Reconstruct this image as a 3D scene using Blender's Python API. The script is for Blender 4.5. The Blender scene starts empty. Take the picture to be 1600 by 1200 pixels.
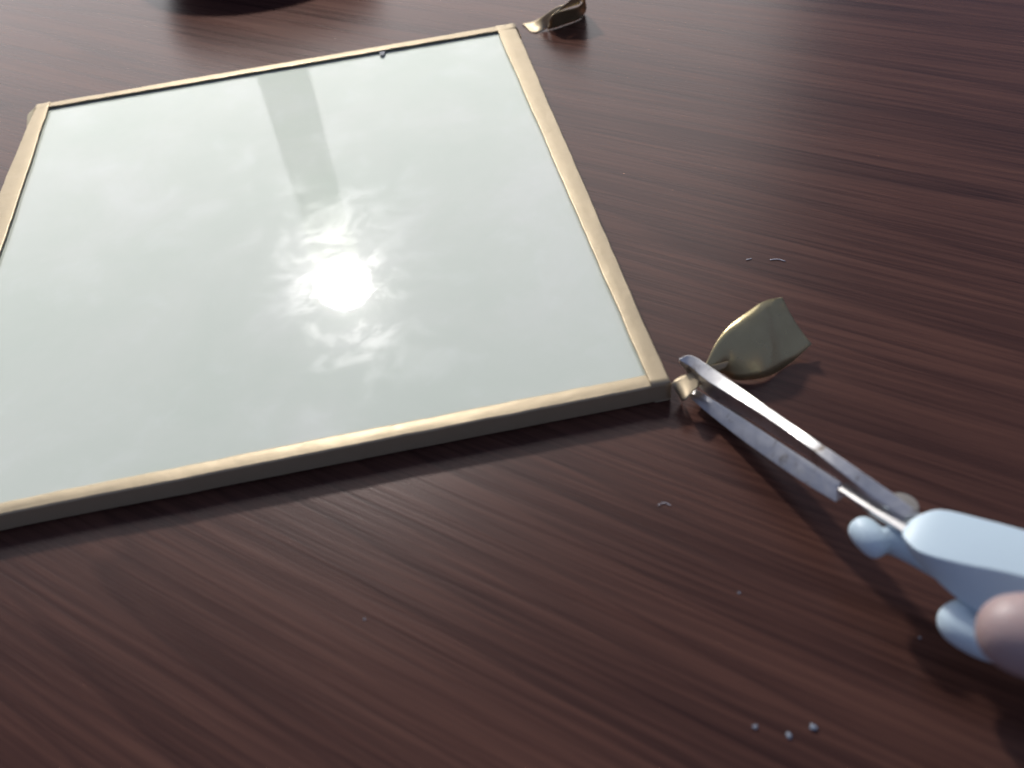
import bpy, bmesh, math, random
from mathutils import Vector, Matrix, noise
random.seed(7)
S = bpy.context.scene
COL = S.collection
R = math.radians
T = 0.0095                                   # thickness of the glass panel
# ------------------------------------------------------------------ camera
CAM = Vector((-0.082056, -0.248771, 0.2695))
AX = Matrix(((0.980233, -0.189408, 0.057162),
             (-0.172865, -0.679420, 0.713096),
             (-0.096229, -0.708882, -0.698732)))      # columns: right, down, forward
F = 1438.734
cam = bpy.data.cameras.new('camera')
camo = bpy.data.objects.new('camera', cam)
COL.objects.link(camo)
m = Matrix((( AX[0][0], -AX[0][1], -AX[0][2]), (AX[1][0], -AX[1][1], -AX[1][2]), (AX[2][0], -AX[2][1], -AX[2][2]))).to_4x4()
m.translation = CAM
camo.matrix_world = m
cam.sensor_width = 36.0
cam.lens = 36.0 * F / 1600.0
cam.clip_start = 0.01
cam.clip_end = 50
cam.dof.use_dof = True
cam.dof.focus_distance = 0.46
cam.dof.aperture_fstop = 8.0
S.camera = camo
# ------------------------------------------------------------------ light
S.view_settings.view_transform = 'Standard'
S.view_settings.look = 'None'
S.view_settings.gamma = 1
S.view_settings.exposure = 0.0
W = bpy.data.worlds.new('World')
S.world = W
W.use_nodes = True
bg = W.node_tree.nodes['Background']
bg.inputs[0].default_value = (0.47, 0.57, 0.92, 1)      # dim cool room
bg.inputs[1].default_value = 0.30

def area_light(name, loc, target, sx, sy, power, color):
    l = bpy.data.lights.new(name, 'AREA')
    l.shape = 'RECTANGLE'; l.size = sx; l.size_y = sy; l.energy = power; l.color = color
    o = bpy.data.objects.new(name, l); COL.objects.link(o)
    o.location = loc
    o.rotation_euler = (Vector(target) - Vector(loc)).to_track_quat('-Z', 'Y').to_euler()
    return o
# area lamp added beyond the table, standing in for the bright wall reflected there
area_light('wall_standin_light', (-0.70, 3.2, 2.0), (-0.70, 0, 2.0), 4.4, 3.8, 96.0, (1.0, .985, .95))

def U(px, py, z=0.0):
    """a point of the table scene at height z along one sight line (layout in table metres)"""
    w = AX @ Vector((px - 800.0, py - 600.0, F))
    return CAM + w * ((z - CAM.z) / w.z)

# ------------------------------------------------------------------ node helpers
def mat(name):
    M = bpy.data.materials.new(name); M.use_nodes = True
    nt = M.node_tree
    return M, nt, nt.nodes['Principled BSDF']
def nd(nt, t, **k):
    n = nt.nodes.new(t)
    for a, v in k.items():
        if a.startswith('i_'):
            key = a[2:]
            n.inputs[int(key) if key.isdigit() else key.replace('_', ' ')].default_value = v
        else: setattr(n, a, v)
    return n
def ramp(nt, stops, interp='LINEAR'):
    r = nt.nodes.new('ShaderNodeValToRGB'); r.color_ramp.interpolation = interp
    while len(r.color_ramp.elements) < len(stops): r.color_ramp.elements.new(0.5)
    for e, (p, c) in zip(r.color_ramp.elements, stops):
        e.position = p; e.color = c if len(c) == 4 else (*c, 1)
    return r
def g(v): return (v, v, v, 1)
def noise_n(nt, vec, scale, detail=4, rough=0.5, dist=0.0):
    n = nd(nt, 'ShaderNodeTexNoise'); n.inputs['Scale'].default_value = scale
    n.inputs['Detail'].default_value = detail; n.inputs['Roughness'].default_value = rough
    n.inputs['Distortion'].default_value = dist
    nt.links.new(vec, n.inputs['Vector']); return n.outputs['Fac']
def math_n(nt, op, a, b):
    n = nd(nt, 'ShaderNodeMath', operation=op)
    for i, v in enumerate((a, b)):
        if isinstance(v, (int, float)): n.inputs[i].default_value = v
        else: nt.links.new(v, n.inputs[i])
    return n.outputs[0]
def mix_n(nt, fac, a, b, bt='MIX'):
    n = nd(nt, 'ShaderNodeMix', data_type='RGBA', blend_type=bt)
    for i, v in ((0, fac), (6, a), (7, b)):
        if isinstance(v, (int, float)): n.inputs[i].default_value = v
        elif isinstance(v, tuple): n.inputs[i].default_value = v if len(v) == 4 else (*v, 1)
        else: nt.links.new(v, n.inputs[i])
    return n.outputs[2]
def bump_n(nt, h, strength, dist=0.001):
    b = nd(nt, 'ShaderNodeBump'); b.inputs['Strength'].default_value = strength
    b.inputs['Distance'].default_value = dist
    nt.links.new(h, b.inputs['Height']); return b.outputs[0]

# ------------------------------------------------------------------ materials
def wood():
    M, nt, P = mat('dark_stained_wood'); L = nt.links
    tc = nd(nt, 'ShaderNodeTexCoord')
    mp = nd(nt, 'ShaderNodeMapping'); mp.inputs['Rotation'].default_value = (0, 0, R(40.4))
    L.new(tc.outputs['Object'], mp.inputs[0])
    sp = nd(nt, 'ShaderNodeSeparateXYZ'); L.new(mp.outputs[0], sp.inputs[0])
    u, v = sp.outputs[0], sp.outputs[1]
    def stretched(su, sv, scale=1, detail=4, rough=.5, dist=0):
        c = nd(nt, 'ShaderNodeCombineXYZ')
        L.new(math_n(nt, 'MULTIPLY', u, su), c.inputs[0]); L.new(math_n(nt, 'MULTIPLY', v, sv), c.inputs[1])
        return noise_n(nt, c.outputs[0], scale, detail, rough, dist)
    # growth rings: contour lines of a long smooth field
    field = math_n(nt, 'ADD', math_n(nt, 'MULTIPLY', v, 7.0), math_n(nt, 'MULTIPLY', stretched(1.1, 10.0, 1, 2, .35), 1.9))
    rings = math_n(nt, 'FRACT', math_n(nt, 'MULTIPLY', field, 5.5), 0)
    rr = ramp(nt, [(0, g(1)), (.12, g(.55)), (.6, g(.15)), (.93, g(0)), (1, g(1))]); L.new(rings, rr.inputs[0])
    fine = stretched(16, 800, 1, 4, .6)
    streak = stretched(4.5, 210, 1, 5, .62, .12)
    blot = stretched(2.0, 22, 1, 3, .5)
    s = math_n(nt, 'ADD', math_n(nt, 'MULTIPLY', streak, .60), math_n(nt, 'MULTIPLY', fine, .56))
    s = math_n(nt, 'SUBTRACT', s, math_n(nt, 'MULTIPLY', rr.outputs[0], .15))
    s = math_n(nt, 'ADD', s, math_n(nt, 'MULTIPLY', math_n(nt, 'SUBTRACT', blot, .5), .48))
    # regular early-wood / late-wood lines about 5 mm apart, fading in and out
    ph = math_n(nt, 'ADD', math_n(nt, 'MULTIPLY', v, 1450.0), math_n(nt, 'MULTIPLY', stretched(3.0, 30, 1, 4, .6), 26.0))
    ln = math_n(nt, 'SINE', ph, 0)
    amt = math_n(nt, 'MULTIPLY', math_n(nt, 'SUBTRACT', stretched(3, 14, 1, 3, .5), .28), .20)
    s = math_n(nt, 'ADD', s, math_n(nt, 'MULTIPLY', ln, amt))
    cr = ramp(nt, [(.24, (.034, .015, .012)), (.48, (.064, .028, .021)), (.66, (.096, .042, .030)), (.88, (.128, .058, .039))])
    L.new(s, cr.inputs[0])
    L.new(cr.outputs[0], P.inputs['Base Color'])
    P.inputs['Specular IOR Level'].default_value = .26
    P.inputs['Specular Tint'].default_value = (1.0, .86, .84, 1)
    rg = math_n(nt, 'ADD', math_n(nt, 'MULTIPLY', streak, .14), .21)
    L.new(rg, P.inputs['Roughness'])
    hb = math_n(nt, 'ADD', math_n(nt, 'MULTIPLY', fine, .6), math_n(nt, 'MULTIPLY', streak, .6))
    L.new(bump_n(nt, hb, .2, .0005), P.inputs['Normal'])
    return M
def milk_glass():
    M, nt, P = mat('milky_glass'); L = nt.links
    tc = nd(nt, 'ShaderNodeTexCoord'); o = tc.outputs['Object']
    n1 = noise_n(nt, o, 11, 5, .6, .3)
    n2 = noise_n(nt, o, 45, 6, .65, .5)
    r1 = ramp(nt, [(.25, (.545, .600, .505)), (.52, (.595, .632, .545)), (.75, (.650, .668, .600))]); L.new(n1, r1.inputs[0])
    r2 = ramp(nt, [(.52, g(0)), (.75, g(1))]); L.new(n2, r2.inputs[0])
    c = mix_n(nt, math_n(nt, 'MULTIPLY', r2.outputs[0], .16), r1.outputs[0], (.78, .80, .77))      # dried wipe marks
    L.new(c, P.inputs['Base Color'])
    P.inputs['Roughness'].default_value = .21
    dust = ramp(nt, [(.36, g(.004)), (.52, g(.010)), (.66, g(.045))]); L.new(n2, dust.inputs[0])
    L.new(dust.outputs[0], P.inputs['Specular IOR Level'])
    P.inputs['Coat Weight'].default_value = 1.0
    P.inputs['Coat IOR'].default_value = 1.52
    n4 = noise_n(nt, o, 75, 6, .7, .8)
    sm = ramp(nt, [(.46, g(.018)), (.58, g(.035)), (.70, g(.075))]); L.new(n4, sm.inputs[0])
    L.new(sm.outputs[0], P.inputs['Coat Roughness'])
    n3 = noise_n(nt, o, 70, 4, .6, 0)
    L.new(bump_n(nt, n3, .017, .0008), P.inputs['Coat Normal'])
    return M
def foil(name, c1, c2, rough, metal=1.0):
    M, nt, P = mat(name); L = nt.links
    tc = nd(nt, 'ShaderNodeTexCoord'); o = tc.outputs['Object']
    n = noise_n(nt, o, 90, 4, .6)
    L.new(mix_n(nt, n, c1, c2), P.inputs['Base Color'])
    P.inputs['Metallic'].default_value = metal
    L.new(math_n(nt, 'ADD', math_n(nt, 'MULTIPLY', noise_n(nt, o, 240, 3, .6), .16), rough - .08), P.inputs['Roughness'])
    L.new(bump_n(nt, noise_n(nt, o, 160, 3, .55), .25, .0008), P.inputs['Normal'])
    return M
def steel():
    M, nt, P = mat('worn_steel'); L = nt.links
    tc = nd(nt, 'ShaderNodeTexCoord'); o = tc.outputs['Object']
    n = noise_n(nt, o, 130, 5, .65, .4)
    r = ramp(nt, [(.30, (.30, .25, .20)), (.42, (.62, .60, .58)), (.7, (.74, .72, .70))]); L.new(n, r.inputs[0])
    L.new(r.outputs[0], P.inputs['Base Color'])
    P.inputs['Metallic'].default_value = 1.0
    L.new(math_n(nt, 'ADD', math_n(nt, 'MULTIPLY', noise_n(nt, o, 300, 3, .6), .22), .27), P.inputs['Roughness'])
    return M
def plastic(name, col, rough):
    M, nt, P = mat(name); L = nt.links
    tc = nd(nt, 'ShaderNodeTexCoord'); o = tc.outputs['Object']
    n = noise_n(nt, o, 45, 5, .6)
    r = ramp(nt, [(.25, tuple(x * .72 for x in col)), (.42, col), (1, col)]); L.new(n, r.inputs[0])
    L.new(r.outputs[0], P.inputs['Base Color'])
    P.inputs['Roughness'].default_value = rough
    L.new(bump_n(nt, noise_n(nt, o, 400, 3), .12, .0004), P.inputs['Normal'])
    return M
def skin():
    M, nt, P = mat('bare_skin'); L = nt.links
    tc = nd(nt, 'ShaderNodeTexCoord'); o = tc.outputs['Object']
    L.new(mix_n(nt, noise_n(nt, o, 120, 4), (.37, .26, .25), (.47, .34, .32)), P.inputs['Base Color'])
    P.inputs['Roughness'].default_value = .45
    P.inputs['Subsurface Weight'].default_value = .15
    P.inputs['Subsurface Radius'].default_value = (.004, .0015, .001)
    L.new(bump_n(nt, noise_n(nt, o, 900, 3), .3, .0003), P.inputs['Normal'])
    return M
M_wood, M_glass, M_steel = wood(), milk_glass(), steel()
M_tape = foil('gold_foil_tape', (.43, .34, .21), (.50, .40, .26), .50, .35)
M_tape_back = foil('tape_adhesive_back', (.44, .36, .19), (.62, .52, .29), .30, .75)
M_blue = plastic('light_blue_plastic', (.64, .78, .85), .42)
M_dark = plastic('dark_navy_glaze', (.022, .030, .058), .3)
M_skin = skin()
M_rivet = foil('dull_rivet', (.26, .24, .21), (.34, .31, .28), .65, .2)
M_fibre = plastic('pale_fibre', (.75, .75, .78), .5)
M_crumb = plastic('pale_crumb', (.24, .28, .34), .5)

# ------------------------------------------------------------------ mesh helpers
def link(name, bm, material, parent=None, smooth=True, sharp=None):
    me = bpy.data.meshes.new(name)
    bmesh.ops.recalc_face_normals(bm, faces=bm.faces)
    bm.to_mesh(me); bm.free()
    for p in me.polygons: p.use_smooth = smooth
    if smooth and sharp: me.set_sharp_from_angle(angle=R(sharp))
    me.materials.append(material)
    o = bpy.data.objects.new(name, me); COL.objects.link(o)
    if parent:
        o.parent = parent; o.matrix_parent_inverse = Matrix.Identity(4)
        o.data.transform(Matrix.Translation(-parent.location))
    return o
def recenter(o, base):
    o.data.transform(Matrix.Translation(-Vector(base))); o.location = base; return o
def thing(name, label, cat, loc=(0, 0, 0), group=None):
    o = bpy.data.objects.new(name, None); COL.objects.link(o)
    o.empty_display_size = .02; o.location = loc
    return tag(o, label, cat, group)
def tag(o, label, cat, group=None):
    o['label'] = label; o['category'] = cat
    if group: o['group'] = group
    return o
def loft(bm, rings, cap=True, closed=True):
    vs = [[bm.verts.new(p) for p in r] for r in rings]
    n = len(rings[0])
    for a, b in zip(vs, vs[1:]):
        for i in range(n if closed else n - 1):
            bm.faces.new((a[i], a[(i + 1) % n], b[(i + 1) % n], b[i]))
    if cap and closed:
        bm.faces.new(vs[0]); bm.faces.new(list(reversed(vs[-1])))
    return vs
def catmull(pts, n):
    pts = [Vector(p) for p in pts]; P = [2 * pts[0] - pts[1]] + pts + [2 * pts[-1] - pts[-2]]; out = []
    for i in range(1, len(P) - 2):
        a, b, c, d = P[i - 1:i + 3]
        for k in range(n):
            t = k / n
            out.append(.5 * (2 * b + (c - a) * t + (2 * a - 5 * b + 4 * c - d) * t * t + (3 * b - a - 3 * c + d) * t ** 3))
    out.append(pts[-1]); return out
def bevel(o, w, seg=3, angle=30):
    b = o.modifiers.new('bevel', 'BEVEL'); b.width = w; b.segments = seg; b.limit_method = 'ANGLE'; b.angle_limit = R(angle)
    b.harden_normals = False
    return o
def solid(o, t, off=0):
    s = o.modifiers.new('solid', 'SOLIDIFY'); s.thickness = t; s.offset = off; return o
def sub(o, n=2):
    s = o.modifiers.new('sub', 'SUBSURF'); s.levels = n; s.render_levels = n; return o
def lathe(bm, prof, seg=48, c=(0, 0, 0)):
    rings = [[Vector((c[0] + r * math.cos(2 * math.pi * i / seg), c[1] + r * math.sin(2 * math.pi * i / seg), c[2] + z)) for i in range(seg)] for r, z in prof]
    loft(bm, rings)
def tube(bm, pts, radii, seg=12, squash=1.0):
    rings = []
    up = Vector((0, 0, 1))
    for i, p in enumerate(pts):
        d = (pts[min(i + 1, len(pts) - 1)] - pts[max(i - 1, 0)]).normalized()
        s = d.cross(up).normalized(); t = s.cross(d)
        rings.append([p + s * (radii[i] * math.cos(2 * math.pi * k / seg)) + t * (radii[i] * squash * math.sin(2 * math.pi * k / seg)) for k in range(seg)])
    loft(bm, rings)

# ------------------------------------------------------------------ table
bm = bmesh.new()
bmesh.ops.create_cube(bm, size=1.0, matrix=Matrix.Translation((0.02, .16, -.015)) @ Matrix.Rotation(R(-40.4), 4, 'Z') @ Matrix.Diagonal((1.7, 1.15, .03, 1)))
table = link('table', bm, M_wood, smooth=False)
bevel(table, .004)
tag(table, 'dark brown stained wooden table top with visible streaky grain, under everything', 'table')

# ------------------------------------------------------------------ floor lamp seen in the glass
LD = Vector((-0.1000, 0.8021, 0.5887)).normalized()
LP = Vector((-0.1262, 0.1055, T)) + LD * 1.10
lamp = thing('floor_lamp', 'floor lamp with clear globe, mirrored as the white glare in the milky panel', 'lamp', (LP.x, LP.y, -.74))
Me, nt, P = mat('glowing_bulb')
P.inputs['Base Color'].default_value = (1, 1, 1, 1)
P.inputs['Emission Color'].default_value = (1.0, .965, .92, 1)
P.inputs['Emission Strength'].default_value = 780
Mg = bpy.data.materials.new('thin_globe_glass'); Mg.use_nodes = True; nt = Mg.node_tree
for n_ in list(nt.nodes): nt.nodes.remove(n_)
out = nd(nt, 'ShaderNodeOutputMaterial'); tr = nd(nt, 'ShaderNodeBsdfTransparent'); tl = nd(nt, 'ShaderNodeBsdfTranslucent')
lw = nd(nt, 'ShaderNodeLayerWeight'); lw.inputs[0].default_value = .25
fac = math_n(nt, 'ADD', math_n(nt, 'MULTIPLY', lw.outputs['Facing'], .02), .004)
mx = nd(nt, 'ShaderNodeMixShader'); nt.links.new(fac, mx.inputs[0]); nt.links.new(tr.outputs[0], mx.inputs[1]); nt.links.new(tl.outputs[0], mx.inputs[2])
nt.links.new(mx.outputs[0], out.inputs[0])
bm = bmesh.new(); bmesh.ops.create_uvsphere(bm, u_segments=32, v_segments=20, radius=.0415, matrix=Matrix.Translation(LP))
link('bulb', bm, Me, lamp)
bm = bmesh.new(); bmesh.ops.create_uvsphere(bm, u_segments=40, v_segments=24, radius=.0475, matrix=Matrix.Translation(LP))
link('globe', bm, Mg, lamp)
M_col = bpy.data.materials.new('translucent_column'); M_col.use_nodes = True; nt = M_col.node_tree  # translucency added so the column mirrors as a faint band in the glass
for n_ in list(nt.nodes): nt.nodes.remove(n_)
out = nd(nt, 'ShaderNodeOutputMaterial'); df = nd(nt, 'ShaderNodeBsdfDiffuse'); tl = nd(nt, 'ShaderNodeBsdfTranslucent'); mx = nd(nt, 'ShaderNodeMixShader', i_0=.75)
for q in (df, tl): q.inputs[0].default_value = (.95, .98, .92, 1)
nt.links.new(df.outputs[0], mx.inputs[1]); nt.links.new(tl.outputs[0], mx.inputs[2]); nt.links.new(mx.outputs[0], out.inputs[0])
bm = bmesh.new(); lathe(bm, [(.024, -.040), (.035, -.045), (.035, -.08), (.032, -.12), (.035, -.32), (.037, -.60), (.040, -1.0), (.04, LP.z * -1 - .72)], 32, LP)
link('column', bm, M_col, lamp)
bm = bmesh.new(); lathe(bm, [(.16, 0), (.16, .012), (.06, .03), (.05, .04)], 40, (LP.x, LP.y, -.74))
link('lamp_base', bm, M_col, lamp)

# ------------------------------------------------------------------ glass panel
PW, PD = .316, .354
panel = thing('glass_panel', 'rectangular milky white glass panel edged in gold tape, lying flat on the dark table', 'glass panel', (-PW / 2, PD / 2, 0))
bm = bmesh.new()
bmesh.ops.create_cube(bm, size=1.0, matrix=Matrix.Translation((-PW / 2, PD / 2, .0005 + (T - .0015) / 2)) @ Matrix.Diagonal((PW - .0016, PD - .0016, T - .0015, 1)))
bevel(link('glass_sheet', bm, M_glass, panel, smooth=False), .0006, 2)

def wob(s, k, amp, f):
    return amp * (noise.noise(Vector((s * f, k * 7.3, 1.7))) + .5 * noise.noise(Vector((s * f * 3.1, k * 3.3, 5.1))))
def strip(P0, P1, inward, wfun, k, lift=0.0, crease=.0006):
    """foil folded over one edge: under flange, side, rounded corner, top flange"""
    P0, P1, inw = Vector(P0), Vector(P1), Vector(inward)
    L = (P1 - P0).length; n = 110
    bm = bmesh.new(); rings = []
    for i in range(n + 1):
        s = i / n; q = P0.lerp(P1, s); d = s * L
        w = wfun(s) + wob(d, k, .00048, 30)
        o = -(wob(d, k + 9, .0005, 30)) - .0002
        hz = wob(d, k + 17, .00022, 70)
        top = T + lift
        prof = [(.006, .0003), (.0006, .0003), (o, .0012), (o, top - .0020 + hz), (o, top - .0005 + hz), (o + .0005, top + hz * .6), (o + .0020, top + .0001),
                (w * .5, top + .0001 + wob(d, k + 23, .00025, 60)), (w - .0008, top - .0001 + lift + wob(d, k + 31, .0003, 80)), (w, top - .0003 + lift + wob(d, k + 31, .0003, 80))]
        rings.append([q + inw * a + Vector((0, 0, z)) for a, z in prof])
    loft(bm, rings, cap=False, closed=False)
    return solid(link('edge_tape', bm, M_tape, panel, True, 28), .00035)
strip((-PW - .0003, 0, 0), (.0003, 0, 0), (0, 1, 0), lambda s: .0058 + .0014 * s, 1, .0001)
strip((0, 0, 0), (0, PD + .0003, 0), (-1, 0, 0), lambda s: .0078 + .0047 * s, 2, .0004)
strip((.0006, PD, 0), (-PW - .0003, PD, 0), (0, -1, 0), lambda s: .0078 - .0008 * s, 3, .0004)
strip((-PW, PD, 0), (-PW, 0, 0), (1, 0, 0), lambda s: .0088 + .006 * min(1, s * 2.0), 4, .0005)

def scrap(name, pts, material, parent, t=.0003):
    bm = bmesh.new(); bm.faces.new([bm.verts.new(U(*p)) for p in pts])
    return solid(link(name, bm, material, parent, smooth=False), t)
# tail of the front tape, running out past the corner and curling up behind the blade
def ribbon(name, stations, material, parent, n=7, m=8, thick=.0003, bow=0.0, flute=None):
    A = catmull([U(*a) for a, b in stations], n); B = catmull([U(*b) for a, b in stations], n)
    bm = bmesh.new(); rings = []
    for i, (a, b) in enumerate(zip(A, B)):
        r = []
        nrm = (b - a).cross((A[min(i + 1, len(A) - 1)] - A[max(0, i - 1)])).normalized()
        if flute: a = a + nrm * flute(i / (len(A) - 1)); b = b + nrm * flute(i / (len(A) - 1) + .03)
        for k in range(m + 1):
            t = k / m
            bw = bow(i / (len(A) - 1)) if callable(bow) else bow
            r.append(a.lerp(b, t) + nrm * (bw * 4 * t * (1 - t)))
        rings.append(r)
    loft(bm, rings, cap=False, closed=False)
    return solid(link(name, bm, material, parent), thick)
ribbon('tape_tail', [((1049, 600, .0096), (1066, 627, .0004)), ((1057, 592, .0102), (1069, 626, .0078)), ((1076, 584, .0110), (1074, 622, .0100)),
                     ((1094, 584, .0108), (1091, 604, .0106))], M_tape, panel, 5)
ribbon('tape_curl', [((1094, 584, .0108), (1091, 604, .0106)), ((1104, 566, .0130), (1117, 585, .0075)), ((1120, 535, .0165), (1132, 584, .0030)),
                     ((1148, 502, .0190), (1152, 594, .0006)), ((1182, 477, .0200), (1200, 588, .0006)),
                     ((1204, 467, .0200), (1238, 566, .0016)), ((1222, 465, .0195), (1267, 538, .0040))], M_tape_back, panel, 7, 8, .0003, lambda s: -.0015 + .0045 * math.sin(3.0 * s) - .0015 * max(0, s - .7) / .3, lambda s: (.0013 * math.sin(13 * s) * min(1, max(0, (s - .3) * 4))))
scrap('tape_fold', [(1100, 574, .0125), (1138, 565, .0120), (1134, 573, .0105), (1116, 582, .0095)], M_tape, panel)
# small dark folds of tape at the two far corners and a loose nick on the far edge
scrap('tape_fold', [(803, 41, .0085), (809, 45, .0075), (815, 60, .003), (812, 61, .0025)], M_tape_back, panel)
scrap('tape_fold', [(55, 168, .0085), (46, 176, .004), (43, 181, .003), (42, 205, .003)], M_tape_back, panel)
scrap('tape_nick', [(592, 80, .0098), (602, 79, .0098), (600, 86, .0098), (594, 87, .0098)], M_dark, panel, .0001)

# ------------------------------------------------------------------ loose tape offcut at the top
off = thing('tape_offcut', 'short twisted gold tape offcut lying loose beyond the far right corner', 'tape offcut', U(860, 40))
ribbon('gold_twist', [((816, 37, .0006), (829, 50, .0002)), ((835, 33, .003), (840, 51, .0004)), ((850, 24, .0095), (854, 45, .001)),
                      ((868, 12, .0160), (856, 40, .004)), ((884, 6, .0185), (862, 25, .0120)), ((893, -1, .020), (876, 16, .0130)), ((908, -6, .020), (906, 6, .0125))], M_tape, off)
ribbon('dark_underside', [((858, 38, .0030), (855, 46, .0003)), ((862, 24, .0115), (866, 44, .0003)), ((876, 17, .0125), (884, 38, .0003)),
                          ((895, 13, .0120), (905, 30, .0003)), ((907, 8, .0125), (914, 20, .0010)), ((914, -4, .019), (916, 10, .009)), ((900, -8, .021), (908, 2, .013))], M_tape_back, off)

# ------------------------------------------------------------------ dark dish at the top edge
C0 = Vector((-.178, .610, 0))
bm = bmesh.new()
lathe(bm, [(.070, .0006), (.074, .0012), (.0765, .004), (.083, .012), (.092, .030), (.098, .05), (.0985, .052), (.096, .052), (.089, .030), (.078, .012), (.05, .007)], 64)
dish = link('dish', bm, M_dark); dish.location = C0
tag(dish, 'dark navy round dish cut off by the top edge of the photo, beyond the panel', 'dish')

# ------------------------------------------------------------------ scissors
sc = thing('scissors', 'open steel scissors with light blue plastic handles cutting the gold tape end', 'scissors', U(1330, 790))
def blade(name, stations, n=4, bev=.00022):
    cols = [catmull([U(*s[i]) for s in stations], n) for i in range(4)]
    bm = bmesh.new(); loft(bm, [[c[i] for c in cols] for i in range(len(cols[0]))])
    return bevel(link(name, bm, M_steel, sc, True, 32), bev, 2, 25)
# corners per station: spine far edge, spine near edge, cutting edge near, cutting edge far
blade('upper_blade', [((1061, 560, .0160), (1063, 563, .0158), (1062, 567, .0140), (1060, 564, .0140)),
                ((1080, 555, .0164), (1078, 572, .0142), (1083, 594, .0080), (1096, 584, .0080)),
                ((1112, 574, .0178), (1108, 597, .0153), (1110, 620, .0086), (1128, 612, .0086)),
                ((1200, 636, .0226), (1176, 638, .0212), (1174, 657, .0140), (1202, 656, .0140)),
                ((1265, 681, .0288), (1248, 687, .0272), (1246, 704, .0212), (1270, 702, .0212)),
                ((1330, 725, .0318), (1313, 737, .0292), (1311, 748, .0258), (1336, 745, .0258)),
                ((1392, 768, .0330), (1366, 777, .0300), (1364, 784, .0286), (1392, 786, .0286)),
                ((1440, 803, .0335), (1412, 808, .0312), (1410, 813, .0284), (1440, 815, .0290))])
blade('lower_blade', [((1084, 606, .0064), (1078, 614, .0059), (1077, 621, .0038), (1090, 616, .0026)),
                ((1120, 627, .0086), (1112, 632, .0072), (1112, 651, .0044), (1128, 640, .0026)),
                ((1172, 660, .0126), (1166, 667, .0111), (1168, 694, .0081), (1190, 680, .0063)),
                ((1255, 714, .0192), (1247, 722, .0177), (1247, 749, .0145), (1272, 734, .0127)),
                ((1315, 753, .0236), (1307, 762, .0221), (1306, 785, .0190), (1330, 770, .0172))])
blade('tang', [((1320, 754, .0244), (1308, 764, .0238), (1309, 769, .0226), (1322, 776, .0206)),
               ((1370, 780, .0272), (1357, 796, .0264), (1358, 802, .0252), (1372, 812, .0230)),
               ((1432, 812, .0300), (1410, 830, .0292), (1411, 836, .0278), (1432, 846, .0256)),
               ((1470, 838, .0315), (1450, 858, .0308), (1451, 864, .0294), (1472, 874, .0272))])
# rivet head, a flat disc on the upper blade whose rim stands past the spine
c = U(1410, 790, .0278)
bm = bmesh.new(); lathe(bm, [(.0046, -.0022), (.0050, -.0016), (.0050, .0004), (.0046, .0010), (.0020, .0013)], 28)
bmesh.ops.transform(bm, matrix=Matrix.Translation(c) @ Vector((.10, .05, .95)).to_track_quat('Z', 'Y').to_matrix().to_4x4(), verts=bm.verts)
link('rivet', bm, M_rivet, sc, True, 40)

def handle_loft(name, stations, bev, extra=None):
    cols = [catmull([U(*s[i]) for s in stations], 4) for i in range(4)]
    bm = bmesh.new(); loft(bm, [[c[i] for c in cols] for i in range(len(cols[0]))])
    if extra: extra(bm)
    o = link(name, bm, M_blue, sc)
    bevel(o, bev, 5, 28); return o
def up_ring(bm):
    c = U(1900, 1040, .041); pts = []
    for i in range(25):
        a = 2 * math.pi * i / 24
        pts.append(c + Vector((.024 * math.cos(a), .017 * math.sin(a), .003 * math.sin(a))))
    tube(bm, pts, [.0055] * 25, 12)
# corners per station: upper far, upper near, lower near, lower far
handle_loft('upper_handle', [((1420, 814, 0.0320), (1410, 829, 0.0310), (1412, 838, 0.0285), (1428, 836, 0.0255)),
                             ((1438, 803, 0.0340), (1411, 838, 0.0327), (1418, 858, 0.0265), (1450, 850, 0.0225)),
                             ((1470, 795, 0.0355), (1436, 862, 0.0345), (1450, 894, 0.0255), (1490, 880, 0.0205)),
                             ((1530, 808, 0.0367), (1500, 880, 0.0365), (1504, 942, 0.0255), (1550, 900, 0.0195)),
                             ((1610, 830, 0.0380), (1590, 898, 0.0380), (1590, 990, 0.0255), (1640, 930, 0.0195)),
                             ((1700, 862, 0.0390), (1690, 930, 0.0390), (1690, 1030, 0.0265), (1730, 960, 0.0195))], .0036, up_ring)
# lower handle: rounded collar, shank passing under the upper handle, finger bow
bm = bmesh.new()
pts = catmull([U(1338, 818, .0210), U(1346, 826, .0213), U(1360, 840, .0215), U(1374, 856, .0205), U(1382, 866, .0195)], 5)
rad = [.0022 + .0029 * math.sin(math.pi * min(1, (i + 1.2) / (len(pts) + .9))) ** .6 for i in range(len(pts))]
tube(bm, pts, rad, 16, .95)
pts = catmull([U(1380, 836, 0.0210), U(1415, 850, 0.0205), U(1470, 880, 0.0190), U(1530, 915, 0.0185), U(1590, 950, 0.0190)], 5)
tube(bm, pts, [.0052] * len(pts), 14)
pts = catmull([U(1620, 925, .0190), U(1545, 948, .0190), U(1500, 964, .0190), U(1492, 973, .0190), U(1508, 988, .0190), U(1545, 1006, .0190), U(1600, 1018, .0200), U(1700, 1030, .0220), U(1800, 1030, .0230), U(1840, 960, .0230), U(1760, 900, .0220)], 5)
tube(bm, pts, [.0050] * len(pts), 14, 1.1)
lh = link('lower_handle', bm, M_blue, sc)
rm = lh.modifiers.new('remesh', 'REMESH'); rm.mode = 'VOXEL'; rm.voxel_size = .0007; rm.use_smooth_shade = True
sm = lh.modifiers.new('smooth', 'SMOOTH'); sm.factor = .5; sm.iterations = 10

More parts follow.
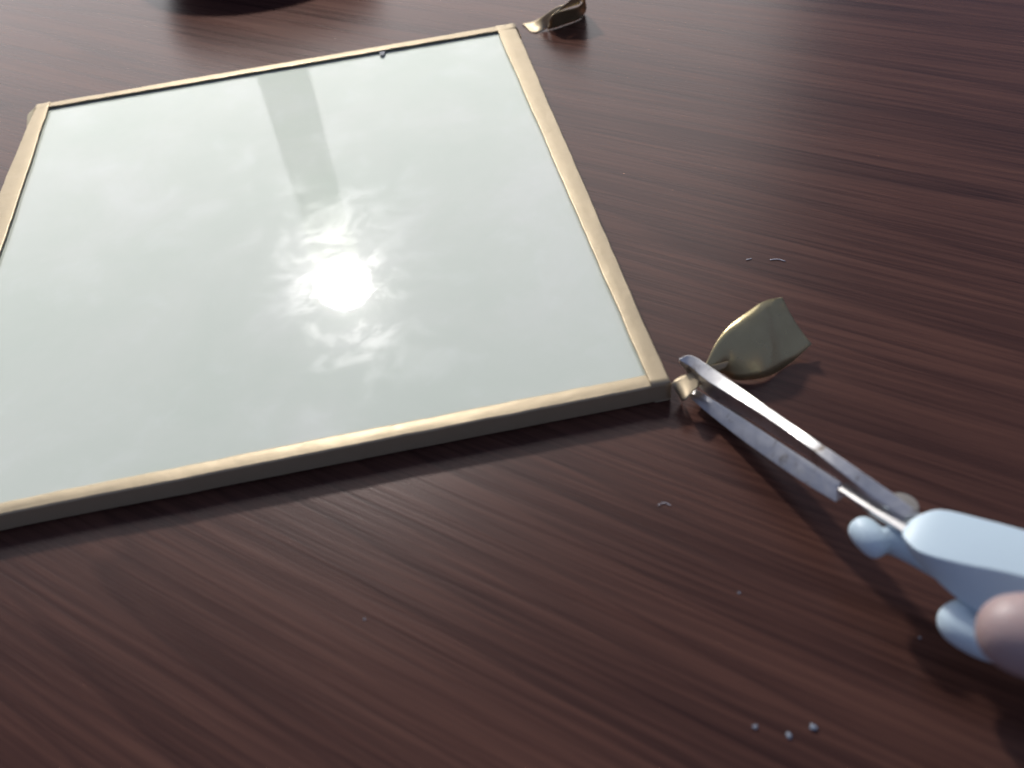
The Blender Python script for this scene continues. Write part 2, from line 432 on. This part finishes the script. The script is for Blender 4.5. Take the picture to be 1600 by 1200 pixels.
# ------------------------------------------------------------------ hand
def hand():
    bm = bmesh.new(); sk = bm.verts.layers.skin.verify()
    def v(p, r, r2=None):
        x = bm.verts.new(p); x[sk].radius = (r, r2 or r); return x
    tip = U(1484, 970, .052)
    ux = Vector((.86, -.50, .10)).normalized()          # thumb axis running back to the wrist
    wr = v(tip + ux * .15 + Vector((.02, -.03, .012)), .026, .021); wr[sk].use_root = True
    fo = v(wr.co + Vector((.075, -.06, .02)), .030, .026); fo2 = v(fo.co + Vector((.09, -.07, .02)), .035, .032)
    bm.edges.new((wr, fo)); bm.edges.new((fo, fo2))
    # thumb
    t3 = v(tip + ux * .100 + Vector((0, -.008, 0)), .017); t2 = v(tip + ux * .058, .0125); t1 = v(tip + ux * .026, .0122); t0 = v(tip + ux * .004, .0102)
    for a, b in ((wr, t3), (t3, t2), (t2, t1), (t1, t0)): bm.edges.new((a, b))
    # palm and four curled fingers below the handles
    pc = v(wr.co + Vector((-.030, .030, -.006)), .024, .019); bm.edges.new((wr, pc))
    for i, ln in enumerate((.95, 1.05, .98, .80)):
        kx = pc.co + Vector((-.012 + .014 * i, .040 - .010 * i, -.006 - .003 * i))
        k = v(kx, .0105); p1 = v(kx + Vector((-.034, .006, -.006)) * ln, .0092); p2 = v(kx + Vector((-.046, -.012, -.014)) * ln, .0086); p3 = v(kx + Vector((-.036, -.028, -.014)) * ln, .0076)
        for a, b in ((pc, k), (k, p1), (p1, p2), (p2, p3)): bm.edges.new((a, b))
    me = bpy.data.meshes.new('person'); bm.to_mesh(me); bm.free()
    o = bpy.data.objects.new('person', me); COL.objects.link(o)
    o.modifiers.new('skin', 'SKIN').use_smooth_shade = True
    sub(o, 3)
    me.materials.append(M_skin)
    return o
person = hand()
tag(person, 'bare hand holding the light blue scissor handles, mostly out of frame, blurred fingertip showing', 'person')

# ------------------------------------------------------------------ crumbs and marks on the table
spots = [(1270, 1137, .0010, 'largest and rightmost pale crumb of the bottom trio on bare wood'),
         (1180, 1137, .0008, 'leftmost pale crumb of the bottom trio on bare wood'),
         (1232, 1150, .0009, 'middle pale crumb of the bottom trio, lowest on the wood'),
         (1155, 927, .0004, 'tiny pale speck on the wood left of the fingertip'),
         (1437, 997, .0004, 'tiny pale speck on the wood beside the lower scissor bow'),
         (570, 968, .0004, 'tiny pale fleck on the wood below the front edge of the panel')]
for px, py, r, lab in spots:
    bm = bmesh.new(); bmesh.ops.create_icosphere(bm, subdivisions=2, radius=r)
    for vv in bm.verts:
        vv.co *= 1 + .9 * noise.noise(vv.co * 900 + Vector((px, py, 0))); vv.co.z *= .25
    o = link('crumb', bm, M_crumb); o.location = U(px, py) + Vector((0, 0, r * .5))
    tag(o, lab, 'crumb', 'pale crumbs on the table')
def fibre(pts, r, lab):
    P = catmull([U(*p) for p in pts], 4)
    bm = bmesh.new(); tube(bm, P, [r] * len(P), 6)
    o = recenter(link('fibre', bm, M_fibre), P[0])
    tag(o, lab, 'fibre', 'pale fibres on the table')
fibre([(1028, 790, .0003), (1034, 786, .0004), (1041, 786, .0003), (1048, 790, .0003)], .00013, 'thin curled pale fibre on the wood below the open blades')
fibre([(1203, 406, .0003), (1215, 405, .0003), (1227, 408, .0003)], .0002, 'short pale fibre lying on wood beyond the curled tape')
fibre([(1166, 406, .0003), (1174, 404, .0003)], .0002, 'very short pale fibre left of another beyond the curled tape')
